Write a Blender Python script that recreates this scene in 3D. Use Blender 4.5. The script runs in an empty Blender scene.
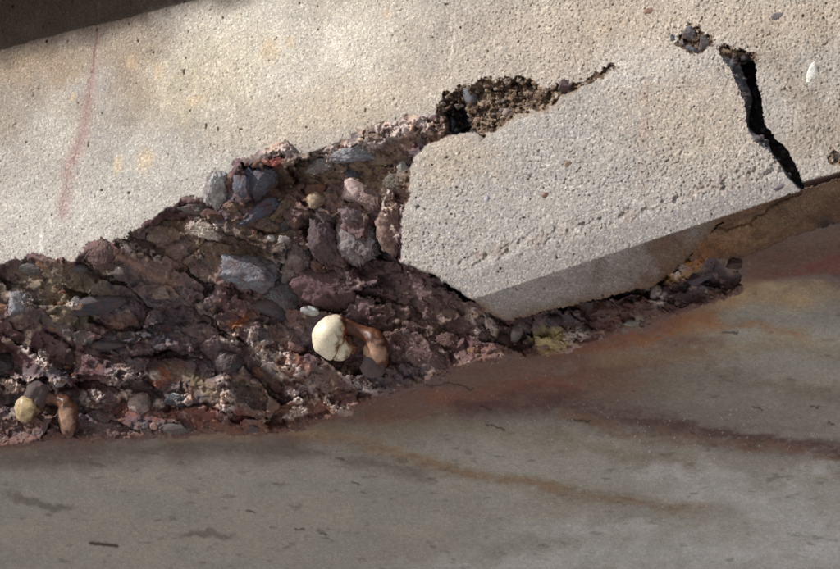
import bpy, bmesh, math, random
import numpy as np
from mathutils import Vector, Matrix
random.seed(7)
RNG = np.random.default_rng(11)
C = bpy.context.scene.collection

# ------------------------------------------------------------------ camera, world, sun, exposure
PITCH = math.radians(30)
CAM = np.array([0.0, 0.0, 1.6])
FPX = 3000.0                       # focal length in photo pixels; the wall is about 3 m away, 1 px = 1 mm
FWD = np.array([0.0, math.cos(PITCH), math.sin(PITCH)])
RIGHT = np.array([1.0, 0.0, 0.0])
UP = np.array([0.0, -math.sin(PITCH), math.cos(PITCH)])
cd = bpy.data.cameras.new('camera'); cam = bpy.data.objects.new('camera', cd); C.objects.link(cam)
cam.location = CAM; cam.rotation_euler = (math.radians(90) + PITCH, 0, 0)
cd.sensor_fit = 'HORIZONTAL'; cd.sensor_width = 36.0; cd.lens = 36.0 * FPX / 840.0
cd.clip_start = 0.05; cd.clip_end = 500
bpy.context.scene.camera = cam

SUN = np.array([-0.74, -0.45, 0.50]); SUN /= np.linalg.norm(SUN)
sun_el = math.asin(SUN[2]); sun_az = math.atan2(SUN[0], SUN[1])     # azimuth from +Y clockwise
w = bpy.data.worlds.new("World"); bpy.context.scene.world = w; w.use_nodes = True
nt = w.node_tree
sky = nt.nodes.new('ShaderNodeTexSky'); sky.sky_type = 'NISHITA'; sky.sun_disc = False
sky.sun_elevation = sun_el; sky.sun_rotation = sun_az
nt.links.new(sky.outputs[0], nt.nodes['Background'].inputs[0]); nt.nodes['Background'].inputs[1].default_value = 0.11
sd = bpy.data.lights.new('sun', 'SUN'); sd.energy = 4.2; sd.angle = math.radians(0.53); sd.color = (1.0, 0.975, 0.955)
so = bpy.data.objects.new('sun', sd); C.objects.link(so)
so.rotation_euler = Vector(SUN).to_track_quat('Z', 'Y').to_euler()
vs = bpy.context.scene.view_settings
vs.view_transform = 'Standard'; vs.look = 'None'; vs.gamma = 1.0; vs.use_curve_mapping = False; vs.exposure = 0.0

# ------------------------------------------------------------------ numpy noise
_lat = RNG.random((256, 256)).astype(np.float32)
def vnoise(x, y, ox=0, oy=0):
    x = x + ox; y = y + oy
    xi = np.floor(x).astype(np.int64); yi = np.floor(y).astype(np.int64)
    fx = (x - xi).astype(np.float32); fy = (y - yi).astype(np.float32)
    fx = fx * fx * fx * (fx * (fx * 6 - 15) + 10); fy = fy * fy * fy * (fy * (fy * 6 - 15) + 10)
    a = _lat[xi & 255, yi & 255]; b = _lat[(xi + 1) & 255, yi & 255]
    c = _lat[xi & 255, (yi + 1) & 255]; d = _lat[(xi + 1) & 255, (yi + 1) & 255]
    return ((a + (b - a) * fx) * (1 - fy) + (c + (d - c) * fx) * fy) * 2 - 1
def fbm(x, y, size, octs=4, gain=0.5, seed=0):
    s = np.zeros(np.shape(x), np.float32); amp = 1.0; f = 1.0 / size; tot = 0
    for k in range(octs):
        ca, sa = math.cos(0.6 * k + seed), math.sin(0.6 * k + seed)
        s += amp * vnoise((x * ca - y * sa) * f, (x * sa + y * ca) * f, 17.3 * seed + 31 * k, 7.7 * seed + 13 * k)
        tot += amp; amp *= gain; f *= 2.03
    return s / tot * 1.6
def ridged(x, y, size, octs=4, seed=0, gain=0.55):
    s = np.zeros(np.shape(x), np.float32); amp = 1.0; f = 1.0 / size; tot = 0
    for k in range(octs):
        ca, sa = math.cos(0.9 * k + seed), math.sin(0.9 * k + seed)
        s += amp * (1 - np.abs(vnoise((x * ca - y * sa) * f, (x * sa + y * ca) * f, 11.1 * seed + 3 * k, 5 * seed + 23 * k)) * 2)
        tot += amp; amp *= gain; f *= 2.1
    return s / tot
def facets(x, y, size, seed=0, tilt=1.0):
    """cellular facets: every cell is a tilted plane at its own height (-1..1)"""
    X = x / size; Y = y / size
    xi = np.floor(X).astype(np.int64); yi = np.floor(Y).astype(np.int64)
    best = np.full(np.shape(x), 1e9, np.float32); second = best.copy(); val = np.zeros(np.shape(x), np.float32); idv = val.copy()
    for dx in (-1, 0, 1):
        for dy in (-1, 0, 1):
            cx = xi + dx; cy = yi + dy
            jx = _lat[(cx + 37 * seed) & 255, (cy + 11) & 255]; jy = _lat[(cx + 91) & 255, (cy + 53 * seed) & 255]
            ddx = (X - (cx + jx)).astype(np.float32); ddy = (Y - (cy + jy)).astype(np.float32)
            d = ddx * ddx + ddy * ddy
            h = _lat[(cx + 5 * seed) & 255, (cy + 171) & 255] * 2 - 1
            ta = (_lat[(cx + 77) & 255, (cy + 9 * seed) & 255] * 2 - 1) * tilt
            tb = (_lat[(cx + 13 * seed) & 255, (cy + 99) & 255] * 2 - 1) * tilt
            m = d < best
            second = np.where(m, best, np.minimum(second, d))
            val = np.where(m, h + ta * ddx * 2 + tb * ddy * 2, val); idv = np.where(m, h, idv)
            best = np.where(m, d, best)
    return val, np.sqrt(second) - np.sqrt(best), idv
def sstep(a, b, v):
    t = np.clip((v - a) / (b - a), 0, 1); return t * t * (3 - 2 * t)
def sdist(x, y, poly):
    """signed distance to a polygon, positive inside"""
    P = np.array(poly, float); n = len(P)
    d = np.full(x.shape, 1e9); ins = np.zeros(x.shape, bool)
    for i in range(n):
        ax, ay = P[i]; bx, by = P[(i + 1) % n]
        ex, ey = bx - ax, by - ay
        t = np.clip(((x - ax) * ex + (y - ay) * ey) / (ex * ex + ey * ey + 1e-9), 0, 1)
        d = np.minimum(d, (x - ax - t * ex) ** 2 + (y - ay - t * ey) ** 2)
        c = ((ay > y) != (by > y)) & (x < (bx - ax) * (y - ay) / (by - ay + 1e-12) + ax)
        ins ^= c
    d = np.sqrt(d)
    return np.where(ins, d, -d)
def ldist(x, y, pts):
    d = np.full(x.shape, 1e9)
    for (ax, ay), (bx, by) in zip(pts[:-1], pts[1:]):
        ex, ey = bx - ax, by - ay
        t = np.clip(((x - ax) * ex + (y - ay) * ey) / (ex * ex + ey * ey + 1e-9), 0, 1)
        d = np.minimum(d, (x - ax - t * ex) ** 2 + (y - ay - t * ey) ** 2)
    return np.sqrt(d)
def ell(x, y, cx, cy, rx, ry, rot=0, soft=0.5):
    a = math.radians(rot); u = (x - cx) * math.cos(a) - (y - cy) * math.sin(a); v = (x - cx) * math.sin(a) + (y - cy) * math.cos(a)
    return 1 - sstep(1 - soft, 1 + soft, np.sqrt((u / rx) ** 2 + (v / ry) ** 2))
def s2l(c):
    c = np.array(c, float) / 255.0
    return np.where(c <= 0.04045, c / 12.92, ((c + 0.055) / 1.055) ** 2.4)

# ------------------------------------------------------------------ the planes of the structure (metres)
PSI = math.radians(28.4)
NF = np.array([-math.sin(PSI), -math.cos(PSI), 0.0]); EDIR = np.array([math.cos(PSI), -math.sin(PSI), 0.0])
def ray(px, py):
    px = np.asarray(px, float); py = np.asarray(py, float)
    return FWD + RIGHT * ((px - 420) / FPX)[..., None] + UP * ((284.5 - py) / FPX)[..., None]
def plane_t(px, py, n, p0):
    return (np.dot(n, p0 - CAM)) / (ray(px, py) @ n)
P_AR = CAM + ray(470, 272) * 3.0                        # a point of the wall's lower arris
NS = np.array([0, 0, -1.0])                             # level underside
P_SL = CAM + ray(800, 190) * plane_t(800, 190, NF, P_AR)
def tF(px, py): return plane_t(px, py, NF, P_AR)
def tS(px, py): return np.clip(plane_t(px, py, NS, P_AR), 0, 9)
NC = NF * math.cos(math.radians(66)) + NS * math.sin(math.radians(66))
P_RT = CAM + ray(840, 177) * plane_t(840, 177, NF, P_AR)
def tC(px, py): return plane_t(px, py, NC, P_RT)        # sloping underside right of the crack
# the loose slab: sagged a little, so its arris runs (470,300)-(800,190)
a_ = CAM + ray(470, 300) * (tF(470, 300) - 0.016); b_ = CAM + ray(800, 191) * (tF(800, 191) - 0.001); c_ = CAM + ray(640, 75) * (tF(640, 75) + 0.000)
NSF = np.cross(b_ - a_, c_ - a_); NSF /= np.linalg.norm(NSF); NSF = NSF if NSF @ NF > 0 else -NSF
ea = (b_ - a_) / np.linalg.norm(b_ - a_)
dn = np.cross(ea, NSF); dn = dn if dn[2] < 0 else -dn
NSC = NSF * math.cos(math.radians(68)) + dn * math.sin(math.radians(68))
def tSF(px, py): return plane_t(px, py, NSF, a_)
def tSC(px, py): return plane_t(px, py, NSC, a_)

# ------------------------------------------------------------------ outlines traced on the place
BREAK = [(-700, 480), (-60, 285), (0, 264), (14, 257), (22, 259), (30, 254), (52, 257), (64, 256), (74, 262), (80, 256), (88, 246), (97, 238), (108, 243), (124, 236),
         (140, 225), (158, 213), (175, 203), (182, 197), (205, 199), (206, 186), (213, 177), (222, 180), (232, 170), (238, 160), (250, 158), (262, 148), (275, 141), (290, 138),
         (298, 152), (312, 152), (330, 146), (345, 140), (362, 130), (385, 123), (402, 117), (425, 114), (440, 112)]
def y1f(x):
    P = np.array(BREAK + [(520, 150), (700, 190), (760, 235), (860, 262), (1500, 400)], float); return np.interp(x, P[:, 0], P[:, 1])
SOFB = [(-700, 560), (-60, 452), (0, 448), (60, 442), (120, 440), (180, 437), (215, 432), (260, 436), (300, 430), (330, 420), (365, 407), (400, 395), (430, 382), (460, 371), (500, 362), (545, 355),
        (575, 349), (605, 338), (640, 326), (670, 318), (700, 308), (722, 298), (742, 289)]
def y2f(x):
    P = np.array(SOFB + [(800, 285), (1500, 400)], float); return np.interp(x, P[:, 0], P[:, 1])
CORE = BREAK[0:1] + BREAK[1:] + [(455, 140), (480, 240), (560, 262), (640, 258), (668, 262), (690, 258), (728, 258), (738, 266)] + SOFB[::-1]
SLAB = [(401, 262), (400, 240), (402, 214), (409, 196), (410, 170), (416, 155), (430, 143), (450, 135), (466, 131), (474, 131), (483, 136), (500, 126), (514, 115), (530, 111), (548, 108), (562, 94), (573, 91), (584, 86),
        (600, 78), (612, 74), (640, 62), (672, 55), (700, 52), (722, 58), (731, 68), (736, 84), (744, 102), (747, 128), (756, 142), (768, 150), (778, 163), (789, 180), (800, 191),
        (760, 208), (720, 224), (700, 244), (688, 258), (672, 272), (650, 286), (600, 298), (560, 308), (530, 316), (505, 319), (490, 312), (478, 302), (455, 289), (430, 274)]
CRACK = [(720, 46), (730, 50), (744, 54), (752, 60), (756, 68), (756, 82), (760, 96), (762, 112), (765, 126), (774, 138), (786, 150), (793, 162), (801, 178), (804, 190), (800, 191), (789, 180), (778, 163), (768, 150), (756, 142), (747, 128), (744, 102), (736, 84), (731, 68), (722, 58)]
UNDER = [(800, 191), (840, 177), (1500, -40), (1500, 180), (840, 222), (790, 236), (745, 256), (728, 258), (690, 258), (700, 240), (722, 224), (760, 206)]
CAVS = [  # rough hollows in the wall face: outline, depth mm
    ([(437, 118), (441, 100), (452, 90), (462, 84), (476, 82), (486, 76), (500, 82), (512, 80), (524, 78), (538, 84), (544, 96), (548, 108), (530, 111), (514, 115), (500, 126), (483, 136), (474, 131), (466, 131), (450, 135), (440, 134)], 15),
    ([(538, 92), (548, 90), (560, 86), (572, 79), (580, 84), (584, 88), (574, 92), (562, 96), (552, 103), (544, 108)], 8),
    ([(576, 86), (592, 76), (604, 67), (614, 66), (617, 71), (604, 77), (590, 85)], 9),
    ([(672, 38), (682, 32), (690, 25), (704, 34), (714, 38), (708, 50), (696, 57), (686, 52)], 9),
    ([(720, 44), (735, 46), (750, 50), (757, 60), (745, 64), (732, 56)], 14),
    ([(826, 157), (836, 150), (845, 150), (845, 165), (834, 163)], 4),
]

# ------------------------------------------------------------------ grid
def axis(lo, hi, step, far, grow=1.14):
    core = list(np.arange(lo, hi + step * 0.5, step)); s = step; a = lo; left = []
    while a > lo - far: s = min(s * grow, 14); a -= s; left.append(a)
    s = step; b = hi; rt = []
    while b < hi + far: s = min(s * grow, 14); b += s; rt.append(b)
    return np.array(left[::-1] + core + rt)
STEP = 0.80
gx = axis(-14, 854, STEP, 520); gy = axis(-14, 583, STEP, 420)
X, Y = np.meshgrid(gx.astype(np.float32), gy.astype(np.float32)); NYg, NXg = X.shape

wob = fbm(X, Y, 26, 4, 0.6, 3); wob2 = fbm(X, Y, 26, 4, 0.6, 5); wf = fbm(X, Y, 5, 3, 0.6, 8); wf2 = fbm(X, Y, 5, 3, 0.6, 9)
XW = X + wob * 3.0 + wf * 1.8; YW = Y + wob2 * 3.0 + wf2 * 1.8
XS = X + wob * 1.2 + wf * 1.4; YS = Y + wob2 * 1.2 + wf2 * 1.4      # tidier edges: slab, crack
dCore = sdist(XW, YW, CORE); dSlab = sdist(XS, YS, SLAB); dCrack = sdist(XS, YS, CRACK); dUnder = sdist(XS, YS, UNDER)
cav = [(sdist(X + (XW - X) * 1.3 + wf * 2.2, Y + (YW - Y) * 1.3 + wf2 * 2.2, p) , dep) for p, dep in CAVS]
TF = tF(X, Y); TS = tS(X, Y); TC = tC(X, Y); TSF = tSF(X, Y); TSC = tSC(X, Y)

# fine grain in metres, coarse sand standing proud of the paste
g1 = fbm(X, Y, 2.7, 2, 0.7, 1); inF = (1 - sstep(14, 60, np.maximum(np.abs(X - 420) - 420, np.abs(Y - 284.5) - 284.5))); g1 = g1 * inF; g2 = fbm(X, Y, 9, 3, 0.6, 2) * inF; g3 = fbm(X, Y, 70, 3, 0.5, 4)
gF = facets(X, Y, 2.6, 11, 1.1)[0] * inF
pits = np.clip(fbm(X, Y, 6, 2, 0.5, 12) - 1.16, 0, 1) * 8 + np.clip(fbm(X, Y, 2.6, 1, 0.5, 15) - 1.5, 0, 1) * 6
smoothz = sstep(0.25, 0.9, fbm(X, Y, 120, 2, 0.5, 21) + ell(X, Y, 240, 60, 190, 70, 15, 0.6) * 0.9 - 0.1)
wall = TF + ((g1 * 0.4 - gF * 0.55) * 0.00075 * (1 + 0.5 * sstep(380, 560, X)) * (1 - 0.5 * smoothz) + g2 * 0.0005 + g3 * 0.0016) + pits * 0.0016
sof = TS + g1 * 0.00018 + g2 * 0.0004 + fbm(X * 0.4, Y, 4, 3, 0.7, 36) * 0.0003 + fbm(X, Y * 2.2, 90, 3, 0.5, 6) * 0.003 + np.clip(fbm(X * 0.45, Y, 5, 2, 0.5, 31) - 1.12, 0, 1) * 0.006
TCb = TSC + (TC - TSC) * sstep(735, 835, X)
und = TCb + g1 * 0.00028 + g2 * 0.0009 + g3 * 0.002 + np.exp(-(ldist(XW, YW, [(702, 236), (722, 228), (750, 222), (757, 215), (778, 204), (800, 193)]) / 1.3) ** 2) * 0.004
# slab
tm = np.maximum(TSF, TSC)
rough_line = np.exp(-((Y - (258 - (X - 480) * 0.30)) / 9.0) ** 2) * sstep(430, 470, X)      # pitted old joint across the slab
isc = sstep(-0.0015, 0.0015, TSC - TSF)
lowb = sstep(262, 272, Y - (X - 480) * -0.30 + fbm(X, Y, 14, 3, 0.6, 103) * 3) * (1 - isc)
slab = tm + ((g1 * 0.35 - gF * 0.65) * 0.00088 * (1 + 0.35 * fbm(X, Y, 45, 3, .6, 41)) + g2 * 0.0005) * (1 - 0.45 * isc - 0.4 * lowb) + g3 * 0.0015 + pits * 0.0016 + rough_line * np.clip(fbm(X, Y, 6, 2, 0.6, 40) + 0.3, 0, 2) * 0.0034 * (1 - isc)
edge = np.clip(dSlab, 0, 9)
slab += 0.007 * (1 - np.sqrt(np.clip(1 - (1 - edge / 9) ** 2, 0, 1))) * sstep(60, 140, 700 - X) * (1 - sstep(215, 235, Y) * sstep(640, 690, X))
join = sstep(585, 625, X) * (1 - sstep(4, 40, dSlab)) * (1 - sstep(95, 120, Y)) * (1 - sstep(700, 728, X) * sstep(56, 70, Y))
slab = slab * (1 - join) + wall * join

# broken core
def smooth1(f, k):
    q = np.arange(-800, 1600, 2.0); v = f(q); ker = np.hanning(k); ker /= ker.sum(); v = np.convolve(np.pad(v, k, 'edge'), ker, 'same')[k:-k]
    return np.interp(X[0], q, v)[None, :] + 0 * X
y1 = y1f(X); y2 = y2f(X); y1r = y1; y2r = y2; y1 = smooth1(y1f, 41); y2 = smooth1(y2f, 61); s = np.clip((Y - y1) / np.maximum(y2 - y1, 5), -0.3, 1.2)
t1 = tF(X, y1); t2 = tS(X, y2)
ex = 1 + 0.9 * sstep(150, 250, X) * sstep(470, 420, X)
base = t1 + (t2 - t1) * np.clip(s, 0, 1.1) ** ex
y1 = y1r; y2 = y2r
holl = np.sin(np.pi * np.clip(s, 0, 1)) ** 0.8
ca, sa = math.cos(math.radians(18)), math.sin(math.radians(18))
XR = X * ca + Y * sa; YR = -X * sa + Y * ca
Xw2 = XR + fbm(X, Y, 30, 4, 0.6, 51) * 6 + wf * 1.5; Yw2 = YR + fbm(X, Y, 30, 4, 0.6, 52) * 6 + wf2 * 1.5
fa, ea1, ia = facets(Xw2 * 0.45, Yw2, 40, 3, 1.2)
fb, eb1, ib = facets(Xw2 * 0.5 + 50, Yw2, 17, 5, 1.2)
fc, ec1, ic = facets(Xw2 * 0.6 + 9, Yw2, 7, 7, 1.2)
rg = ridged(Xw2 * 0.45, Yw2, 26, 5, 4)
crustM = np.zeros_like(X)
CRUSTS = [(22, 384, 24, 9, 0), (45, 392, 20, 12, 20), (28, 345, 5, 14, -20), (40, 357, 14, 6, -50), (120, 377, 12, 9, 0), (148, 379, 12, 7, 0), (172, 402, 20, 6, 0), (125, 398, 9, 6, 0), (92, 400, 12, 10, 0),
          (240, 335, 16, 8, 10), (272, 356, 24, 13, -40), (290, 372, 26, 9, -35), (225, 400, 9, 22, 10), (300, 396, 14, 7, -20), (222, 385, 8, 8, 0), (335, 404, 26, 5, -30), (362, 384, 22, 7, -25), (300, 412, 20, 5, 20),
          (18, 300, 12, 16, 0), (75, 305, 10, 6, 0), (113, 271, 9, 4, 0), (140, 252, 26, 7, -30), (205, 228, 16, 8, 0), (480, 318, 14, 6, -30), (500, 300, 10, 14, -40), (488, 330, 12, 12, 0), (575, 335, 14, 8, 10), (590, 346, 26, 5, 10),
          (658, 298, 7, 10, -20), (676, 272, 12, 8, 0), (392, 210, 10, 26, 0), (330, 215, 16, 9, 0), (278, 150, 18, 9, 20), (350, 150, 38, 8, 12), (270, 268, 22, 10, 10), (392, 130, 30, 10, 15), (425, 122, 16, 10, 0)]
for cx, cy, rx, ry, ro in CRUSTS: crustM = np.maximum(crustM, ell(XW, YW, cx, cy, rx, ry, ro, 0.45))
crustM *= sstep(-0.35, 0.35, fbm(X, Y, 9, 3, 0.6, 61) + 0.25)
hk = 1 - 0.6 * sstep(150, 250, X)
patch = sstep(-0.3, 0.5, fbm(X, Y, 60, 2, 0.5, 55))
core = (base + holl * 0.028 * hk - fa * 0.011 - fb * 0.0048 * (0.4 + patch) - fc * 0.0014 * (1.3 - patch) - rg * 0.003 - ridged(XR * 0.5, YR, 7, 3, 14) * 0.0012 * patch
        - fbm(X, Y, 26, 4, 0.58, 56) * 0.0065 + g1 * 0.0006 + g2 * 0.0013 + (1 - sstep(0.0, 0.05, ea1)) * 0.004 * patch)
core -= crustM * (0.008 + 0.0055 * fbm(X, Y, 3.6, 3, 0.7, 62))
# dark fissures
FISS = [[(90, 320), (118, 332), (150, 330), (190, 322), (220, 326), (262, 318), (300, 320), (330, 318)], [(200, 365), (214, 374), (230, 372), (244, 366)], [(100, 352), (140, 358), (180, 350), (200, 346)],
        [(40, 330), (70, 345), (92, 358), (120, 360)], [(352, 250), (368, 252), (398, 260)], [(368, 345), (400, 372), (430, 386), (455, 383), (470, 389)], [(0, 360), (20, 372), (30, 390)],
        [(240, 270), (262, 262), (300, 270), (330, 290), (345, 312)], [(396, 250), (402, 268), (440, 285), (480, 310), (505, 322)], [(350, 270), (372, 246), (376, 226), (368, 214)], [(500, 330), (520, 345)], [(600, 310), (640, 296), (668, 276)],
        [(160, 410), (200, 407), (232, 405)], [(300, 200), (322, 214), (330, 236)], [(245, 224), (270, 236), (292, 226)]]
fiss = np.full(X.shape, 1e9)
for f in FISS: fiss = np.minimum(fiss, ldist(XW, YW, f))
core += np.exp(-(fiss / 1.8) ** 2) * 0.013 * np.clip(.7 + fbm(X, Y, 30, 2, .5, 57), 0, 1)
core += 0.035 * ell(XW, YW, 5, 362, 22, 16, 0, 0.5) + 0.030 * ell(XW, YW, 378, 238, 12, 16, 0, 0.5) + 0.03 * ell(XW, YW, 320, 225, 16, 14, 0, 0.6) + 0.022 * ell(XW, YW, 380, 270, 40, 14, -30, 0.5) + 0.016 * ell(XW, YW, 168, 356, 18, 4, 0, 0.5) + 0.02 * ell(XW, YW, 290, 180, 16, 10, 0, 0.6)
# blend core edges into the neighbours
kE = sstep(0, 14, dCore)
ramp_top = sstep(0, 10, Y - y1 + 0 * X)
core_b = core * sstep(-2, 12, y2 - Y) + sof * (1 - sstep(-2, 12, y2 - Y))
core_b = np.where(X < 440, core_b * sstep(-3, 7, Y - y1) + (wall + 0.001) * (1 - sstep(-3, 7, Y - y1)), core_b)

# ------------------------------------------------------------------ one depth for every point, then split by region
T = np.where((TF > TS), wall, sof)
T = np.where(dCore > 0, np.maximum(core_b, 0), T)
T = np.where(dUnder > 0, und, T)
cavM = np.zeros_like(X)
cn = fbm(X, Y, 8, 4, 0.75, 71); cf, ce, ci = facets(X, Y, 7, 9, 0.9)
for k, (d, dep) in enumerate(cav):
    dd = np.clip(d, 0, 1e9); m = d > 0
    prof = sstep(0, 9 if k else 12, dd)
    add = prof * dep * 0.001 * (1 + 0.35 * cn - 0.25 * cf) + sstep(0, 3, dd) * np.clip(cn * 0.4 - 0.35 * cf + 0.3, 0, 1.6) * 0.0055
    T = np.where(m & (dSlab < 0), T + add, T); cavM = np.maximum(cavM, m * sstep(0, 3, dd))
pit0 = ell(XS, YS, 459, 122, 12, 14, 20, 0.3) * 0.035 + ell(XS, YS, 470, 132, 8, 5, 0, 0.3) * 0.02
T = T + np.where((cav[0][0] > 0) & (dSlab < 0), pit0, 0)
isSlab = dSlab > 0
T = np.where(isSlab, np.minimum(slab, 9), T)
isCrack = (dCrack > 0) & ~isSlab
# the crack's near wall is seen at a slant, then it drops into the dark
dl = ldist(X, Y, [(722, 58), (731, 68), (736, 84), (744, 102), (747, 128), (756, 142), (768, 150), (778, 163), (789, 180), (800, 191)])
ww = 8.5 * sstep(50, 66, Y) * sstep(126, 90, Y) + 2.5 + 5 * np.exp(-((Y - 140) / 7.0) ** 2)
crk = TF + np.clip(dl, 0, ww) * 0.001 / 0.50 + cn * 0.0022 + g2 * 0.001 + sstep(ww - 0.8, ww + 0.8, dl) * 0.055 * sstep(60, 68, Y)
T = np.where(isCrack, crk, T)
# fine crack in the pink streak and near the cavity
hair = np.minimum(ldist(XS, YS, [(98, 0), (97, 38), (94, 58), (91, 72), (89, 100), (85, 125), (76, 150), (68, 175), (64, 196)]), ldist(XS, YS, [(401, 96), (397, 104), (395, 111)]))
hair = np.where(isSlab | (dCore > 0), 99, hair)
T += np.exp(-(hair / 0.8) ** 2) * 0.0013 * (1 - 0.75 * sstep(60, 100, Y) * (X < 200))
SCR = [[(392, 372), (415, 380), (432, 386), (448, 382), (460, 385), (471, 390)], [(482, 405), (491, 408)], [(486, 423), (495, 425), (504, 430)], [(752, 408), (762, 410)], [(690, 431), (695, 434)], [(40, 350), (42, 350)],
       [(90, 543), (117, 546)], [(723, 332), (738, 334)], [(574, 420), (590, 420)], [(810, 407), (818, 407)], [(828, 424), (834, 425)], [(336, 459), (343, 460)], [(352, 483), (360, 484)], [(295, 528), (304, 530)], [(320, 533), (326, 534)], [(248, 511), (256, 512)]]
scr = np.full(X.shape, 1e9)
for f in SCR: scr = np.minimum(scr, ldist(XS, YS, f))
T += np.where((dCore < 0) & (~isSlab) & (TF <= TS), np.exp(-(scr / 0.9) ** 2) * 0.002, 0)

# ------------------------------------------------------------------ surface colours (dirt, rust, lime), plus painted shade under the ledge
col = np.zeros(X.shape + (3,), np.float32)
def lay(mask, rgb, k=1.0):
    global col
    m = (np.clip(mask, 0, 1) * k)[..., None]; col = col * (1 - m) + s2l(rgb) * m
n1 = fbm(X, Y, 90, 4, 0.55, 101); n2 = fbm(X, Y, 35, 4, 0.6, 102); n3 = fbm(X, Y, 14, 3, 0.6, 103); n4 = fbm(X * 0.4, Y * 1.6, 30, 4, 0.6, 104)
WX = X + n2 * 12; WY = Y + fbm(X, Y, 35, 4, 0.6, 105) * 12
wallm = (TF > TS)
col[:] = s2l((162, 155, 147))
lay(sstep(-0.2, 0.9, n1), (176, 169, 160), 0.7); lay(sstep(0.1, 0.9, -n1), (146, 134, 120), 0.7); lay(sstep(0.3, 1, n2), (182, 178, 172), 0.4)
for a in [(240, 45, 60, 60, 40, (208, 202, 190), .85), (355, 40, 70, 50, 60, (206, 199, 186), .85), (205, 80, 60, 40, 30, (190, 180, 158), .7), (130, 60, 26, 60, 10, (150, 134, 114), .6), (60, 130, 26, 36, 0, (190, 185, 174), .6), (150, 185, 110, 40, 20, (180, 176, 168), .7),
          (340, 110, 110, 22, 15, (190, 176, 156), .6), (40, 60, 60, 22, 12, (152, 134, 112), .75), (560, 40, 120, 50, 10, (180, 166, 150), .5), (720, 20, 160, 26, 0, (186, 172, 154), .5), (655, 62, 60, 24, 10, (190, 184, 176), .55), (40, 220, 60, 30, 12, (188, 184, 176), .6)]:
    lay(ell(WX, WY, *a[:5], 0.8), a[5], a[6])
for a in [(132, 62, 5, 7, 0), (118, 165, 5, 10, -15), (145, 160, 8, 12, -20), (74, 98, 3, 4, 0), (290, 42, 5, 6, 0), (386, 14, 5, 5, 0), (195, 100, 10, 4, 10), (160, 72, 4, 8, 0), (270, 50, 9, 12, 20), (568, 165, 3, 6, 0)]:
    lay(ell(XS, YS, *a, 0.5), (200, 178, 146), 0.5)
pk = ldist(XS, YS, [(97, 30), (92, 70), (88, 105), (80, 140), (70, 165), (64, 195), (63, 215)])
lay(np.exp(-(pk / (2.6 + 4.0 * sstep(40, 130, Y))) ** 2) * np.clip(.95 + .3 * n3 + .3 * g2, 0, 1), (158, 134, 128), 0.8)
lay(ell(WX, WY, 452, 45, 2, 34, -3, 0.8), (222, 212, 196), .55)
lay(np.exp(-(ldist(XW, YW, [(643, 80), (643, 120), (640, 150), (645, 185)]) / 5) ** 2) * np.clip(.5 + .7 * n3 + .6 * g2, 0, 1), (156, 132, 118), .45)
lay(np.exp(-(ldist(XS, YS, [(41, 232), (42, 252)]) / 1.3) ** 2), (218, 214, 206), .8)
lay(1 - sstep(-6, 26, (Y - (52 - X * 0.262)) + n2 * 6) , (60, 48, 40), 0.93)                       # ledge's cast shade deepened in the wall colour
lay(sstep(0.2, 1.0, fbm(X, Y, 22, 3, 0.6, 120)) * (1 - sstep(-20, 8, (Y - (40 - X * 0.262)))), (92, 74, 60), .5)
lay(np.exp(-np.abs(hair) / 0.8) * (1 - .6 * sstep(60, 100, Y)), (110, 84, 76), .5)
col *= (1 + 0.07 * n3 + 0.05 * n2)[..., None]
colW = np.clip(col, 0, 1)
# slab
col[:] = s2l((158, 153, 147)); lay(sstep(-0.3, 0.8, n2), (170, 165, 158), .6); lay(sstep(0.2, 1, -n1), (148, 138, 128), .6)
lay(ell(WX, WY, 450, 160, 50, 24, 15, .7), (174, 160, 142), .6); lay(ell(WX, WY, 700, 110, 80, 60, 0, .7), (172, 158, 142), .6)
lay(np.exp(-(ldist(XW, YW, [(643, 80), (643, 120), (640, 150), (645, 185)]) / 5) ** 2) * np.clip(.5 + .7 * n3 + .6 * g2, 0, 1), (156, 132, 118), .45)
lay(lowb, (134, 129, 125), .8)
lay(rough_line * sstep(-.2, .6, n3), (150, 134, 126), .6)
lay(np.exp(-np.clip(dSlab, 0, 99) / 3.5) * sstep(0, 40, 150 - Y + 0.0 * X) * (1 - sstep(540, 620, X)), (140, 116, 94), .8)
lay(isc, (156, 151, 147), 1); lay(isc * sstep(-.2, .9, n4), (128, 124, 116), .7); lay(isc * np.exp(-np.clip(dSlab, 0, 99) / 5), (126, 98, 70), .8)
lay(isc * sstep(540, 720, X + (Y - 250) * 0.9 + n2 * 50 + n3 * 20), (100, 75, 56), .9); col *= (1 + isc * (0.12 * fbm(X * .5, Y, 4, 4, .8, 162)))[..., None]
js = np.clip(join, 0, 1)[..., None]; colS = col * (1 - js) + colW * js
# underside right of the crack
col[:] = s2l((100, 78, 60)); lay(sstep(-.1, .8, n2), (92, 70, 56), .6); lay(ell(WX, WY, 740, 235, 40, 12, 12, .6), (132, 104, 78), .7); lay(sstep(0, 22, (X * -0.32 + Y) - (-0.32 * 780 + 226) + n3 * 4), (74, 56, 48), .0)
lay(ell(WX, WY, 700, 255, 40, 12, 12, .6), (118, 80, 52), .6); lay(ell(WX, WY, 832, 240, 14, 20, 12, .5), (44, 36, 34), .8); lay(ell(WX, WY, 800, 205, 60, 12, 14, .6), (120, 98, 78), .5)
lay(sstep(.2, .9, n3), (84, 62, 48), .6); lay(sstep(.5, 1.2, n4), (140, 118, 96), .4); col *= (1 + 0.14 * fbm(X * .5, Y, 4, 4, .8, 163))[..., None]; colU = np.clip(col, 0, 1)
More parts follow.
